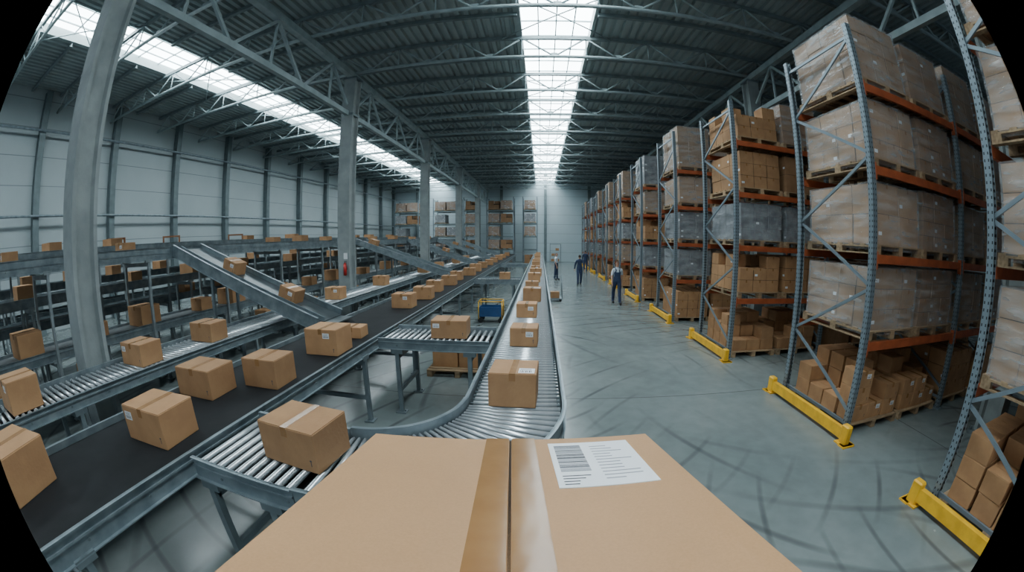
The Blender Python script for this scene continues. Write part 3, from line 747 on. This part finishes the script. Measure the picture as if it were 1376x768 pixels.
# ------------------------------------------------------------------ people
def person(x,y,face,ph,shirt,lab,arm=.12,bib=True):
    P=[];E=[];Rr=[]
    def v(p,r,par=None):
        P.append(p); Rr.append(r if isinstance(r,tuple) else (r,r)); i=len(P)-1
        if par is not None: E.append((par,i))
        return i
    pel=v((0,0,.98),(.145,.105)); sp=v((0,0,1.14),(.135,.1),pel); ch=v((0,0,1.34),(.16,.11),sp)
    nb=v((0,.01,1.49),.07,ch); nk=v((0,0,1.55),.052,nb); hl=v((0,-.015,1.62),(.068,.078),nk); hm=v((0,-.01,1.69),(.078,.094),hl); ht=v((0,0,1.75),(.06,.072),hm)
    for s in (-1,1):
        dy=ph*s*.22; dk=-abs(ph)*.06+ph*s*.12
        hp=v((s*.09,0,.92),(.09,.095),pel); kn=v((s*.1,-dk-.02,.52),.063,hp)
        an=v((s*.1,-dy+.02,.1),.045,kn); to=v((s*.115,-dy-.14,.04),(.042,.035),an)
        sh=v((s*.175,.01,1.43),.06,ch); el=v((s*.25,dy*.5+.03,1.16),.042,sh); wr=v((s*.27,dy*.9-arm*.3,.93),.027,el)
        pm=v((s*.27,dy*.9-arm*.4,.86),(.02,.036),wr)
        for k in range(4):
            oy=-.027+.018*k; L=[.06,.075,.07,.055][k]
            a=v((s*.27,dy*.9-arm*.4+oy,.82),.009,pm); b=v((s*.262,dy*.9-arm*.4+oy,.82-L*.55),.008,a); v((s*.25,dy*.9-arm*.4+oy,.82-L),.007,b)
        a=v((s*.262,dy*.9-arm*.4-.045,.86),.009,pm); v((s*.255,dy*.9-arm*.4-.055,.82),.008,a)
    me=bpy.data.meshes.new('tmp'); me.from_pydata(P,E,[])
    o=bpy.data.objects.new('tmp',me); COL.objects.link(o)
    sk=o.modifiers.new('s','SKIN')
    for i,sv in enumerate(me.skin_vertices[0].data): sv.radius=Rr[i]; sv.use_root=(i==0)
    ss=o.modifiers.new('d','SUBSURF'); ss.levels=2; ss.render_levels=2
    dg=bpy.context.evaluated_depsgraph_get(); dg.update()
    bm=bpy.data.meshes.new_from_object(o.evaluated_get(dg))
    bpy.data.objects.remove(o)
    for vv in bm.vertices:
        c=vv.co
        if c.y<-.06 and abs(c.x)<.02 and 1.63<c.z<1.68: c.y-=.018
        if abs(c.x)>.055 and abs(c.y)<.02 and 1.64<c.z<1.7: c.x*=1.2
    bm.materials.clear(); bm.materials.append(M['skin'])
    for p in bm.polygons: p.use_smooth=True
    zmin=min(vv.co.z for vv in bm.vertices)
    root=ob('person',bm,loc=(x,y,-zmin+.014),rot=(0,0,face),label=lab,cat='person',group='warehouse workers')
    def shell(nm,fn,off,mt):
        vs={};V=[];F=[]
        for p in bm.polygons:
            if fn(p.center):
                f=[]
                for i in p.vertices:
                    if i not in vs: vs[i]=len(V); q=bm.vertices[i]; V.append(tuple(q.co+q.normal*off))
                    f.append(vs[i])
                F.append(f)
        if not V: return
        m2=bpy.data.meshes.new(nm); m2.from_pydata(V,[],F); m2.materials.append(M[mt])
        for p in m2.polygons: p.use_smooth=True
        ob(nm,m2,root)
    shell('shirt',lambda c:(.95<c.z<1.53 and abs(c.x)<.2) or (abs(c.x)>=.17 and c.z>(1.2 if shirt=='shirt' else .93)),.008,shirt)
    shell('overalls',lambda c:(.09<c.z<1.12 and abs(c.x)<.215) or (bib and 1.1<=c.z<1.33 and abs(c.x)<.12) or (bib and c.z>=1.33 and c.z<1.5 and .06<abs(c.x)<.1),.016,'navy')
    shell('boot',lambda c:c.z<=.13 and c.x<0,.014,'boot')
    shell('boot',lambda c:c.z<=.13 and c.x>=0,.014,'boot')
    shell('hair',lambda c:c.z>1.6 and (c.z>1.725 or (c.y>.02 and c.z>1.6)),.012,'hair')
    for s in (-1,1):
        e=MB(); e.tube((s*.03,-.097,1.69),(s*.03,-.104,1.69),.009,8)
        ob('eye',e.mesh('eye',['ink']),root)
    e=MB(); e.box(-.022,.022,-.1,-.092,1.62,1.628); ob('mouth',e.mesh('mouth',['red']),root)
    return root
person(3.2,15.8,0.05,1,'shirt','person walking in navy bib overalls and white shirt')
person(2.3,22.5,math.pi,-1,'navy','person in dark navy workwear walking away')
person(3.75,32,math.pi,.6,'navy','person in navy work clothes seen from behind')
person(1.05,25.2,1.3,.3,'shirt','person in white shirt and navy trousers beside the conveyor',bib=False)

# ------------------------------------------------------------------ foreground carton
PSI,PIT=.073,.119
Rz=Matrix.Rotation(PSI,4,'Z')
W=.355; th=math.radians(10.7); BH=.34; BL=.88
top=Vector((0,0,CAMZ))+Rz@Vector((-.004,.872,-.493))
MT=Matrix.Translation(top)@Rz@Matrix.Rotation(-th,4,'X')@Matrix.Translation((0,0,-BH))
mb=MB(); rnd_box(mb,-W,W,-BL,0,0,BH-.004,.006)
rnd_box(mb,-W+.001,-.0025,-BL+.002,-.001,BH-.006,BH,.002); rnd_box(mb,.0025,W-.001,-BL+.002,-.001,BH-.006,BH,.002)
mb.box(-.0025,.0025,-BL+.004,-.004,BH-.006,BH-.004,1)
big=ob('cardboard_box',mb.mesh('large_carton',['bigcard','cardgap']),label='large tan cardboard box with glossy tape and barcode label',cat='box',group='boxes on conveyors')
big.matrix_world=MT
for s in (-1,1):
    mb=MB(); n=60; m_=6
    x0,x1=(.004,.06)
    vs=[];fs=[]
    for i in range(n+1):
        y=-BL-.001+(BL+.002)*i/n
        for k in range(m_+1):
            x=x0+(x1-x0)*k/m_; vs.append((s*x,y,BH+.001+(.0007*R() if 0<k<m_ else 0)))
    for i in range(n):
        for k in range(m_): a=i*(m_+1)+k; fs.append((a,a+1,a+m_+2,a+m_+1) if s>0 else (a+m_+1,a+m_+2,a+1,a))
    mb.add(vs,fs,0,True)
    mb.box(min(s*x0,s*x1),max(s*x0,s*x1),.0003,.0018,BH-.09,BH+.0012)
    ob('packing_tape',mb.mesh('packing_tape',['tape']),big)
mb=MB()
lx0,lx1=.09,.285
def up(u): return (u-.865)/math.cos(th)
ly0,ly1=up(.575),up(.822)
mb.box(lx0,lx1,ly0,ly1,BH,BH+.0018,0)
z=BH+.0018
yy=ly0+.075
random.seed(3)
while yy<ly0+.232:
    t=random.choice([.0015,.003,.0045]); mb.box(lx0+.012,lx0+.074,yy,yy+t,z,z+.0004,1 if R()<.55 else 2); yy+=t+random.choice([.0012,.002,.003])
for k in range(12):
    yk=ly0+.03+k*.017; L=random.choice([.05,.07,.04,.08])
    mb.box(lx0+.095,lx0+.095+L,yk,yk+.004,z,z+.0003,2)
for k in range(4): mb.box(lx0+.012,lx0+.02+U(.02,.05),ly0+.012+k*.013,ly0+.016+k*.013,z,z+.0003,1)
ob('shipping_label',mb.mesh('shipping_label',['white','ink','inkgrey']),big,label='white barcode shipping label')
r=ob('feeder_table',None,label='short inclined steel feeder table carrying the large box',cat='conveyor')
r.matrix_world=MT
mb=MB(); mb.box(-.27,.27,-.85,-.08,-.05,0); ob('bed',mb.mesh('bed',['steeld']),r)
Mi=MT.inverted()
for sx in (-.22,.22):
    for sy in (-.75,-.2):
        mb=MB(); p=MT@Vector((sx,sy,-.05)); q=Vector((p.x,p.y,0)); mb.beam(Mi@p,Mi@q,.05,.05)
        ob('leg',mb.mesh('leg',['steeld']),r)

# ------------------------------------------------------------------ world + camera
w=bpy.data.worlds.new('World'); bpy.context.scene.world=w; w.use_nodes=True
bg=w.node_tree.nodes['Background']; bg.inputs[0].default_value=(.68,.86,1,1); bg.inputs[1].default_value=.5

cam=bpy.data.cameras.new('Camera'); co=bpy.data.objects.new('Camera',cam); COL.objects.link(co)
co.location=(0,0,CAMZ)
F=Vector((-math.sin(PSI)*math.cos(PIT),math.cos(PSI)*math.cos(PIT),-math.sin(PIT)))
co.rotation_euler=F.to_track_quat('-Z','Y').to_euler()
cam.sensor_width=36; cam.clip_start=.02; cam.clip_end=200
cam.type='PANO'
FMM=520*36/1376
cam.panorama_type='FISHEYE_LENS_POLYNOMIAL'
cam.fisheye_fov=2*726/520
cam.fisheye_polynomial_k0=0; cam.fisheye_polynomial_k1=-1/FMM; cam.fisheye_polynomial_k2=0; cam.fisheye_polynomial_k3=0; cam.fisheye_polynomial_k4=0
cam.lens=FMM
bpy.context.scene.camera=co
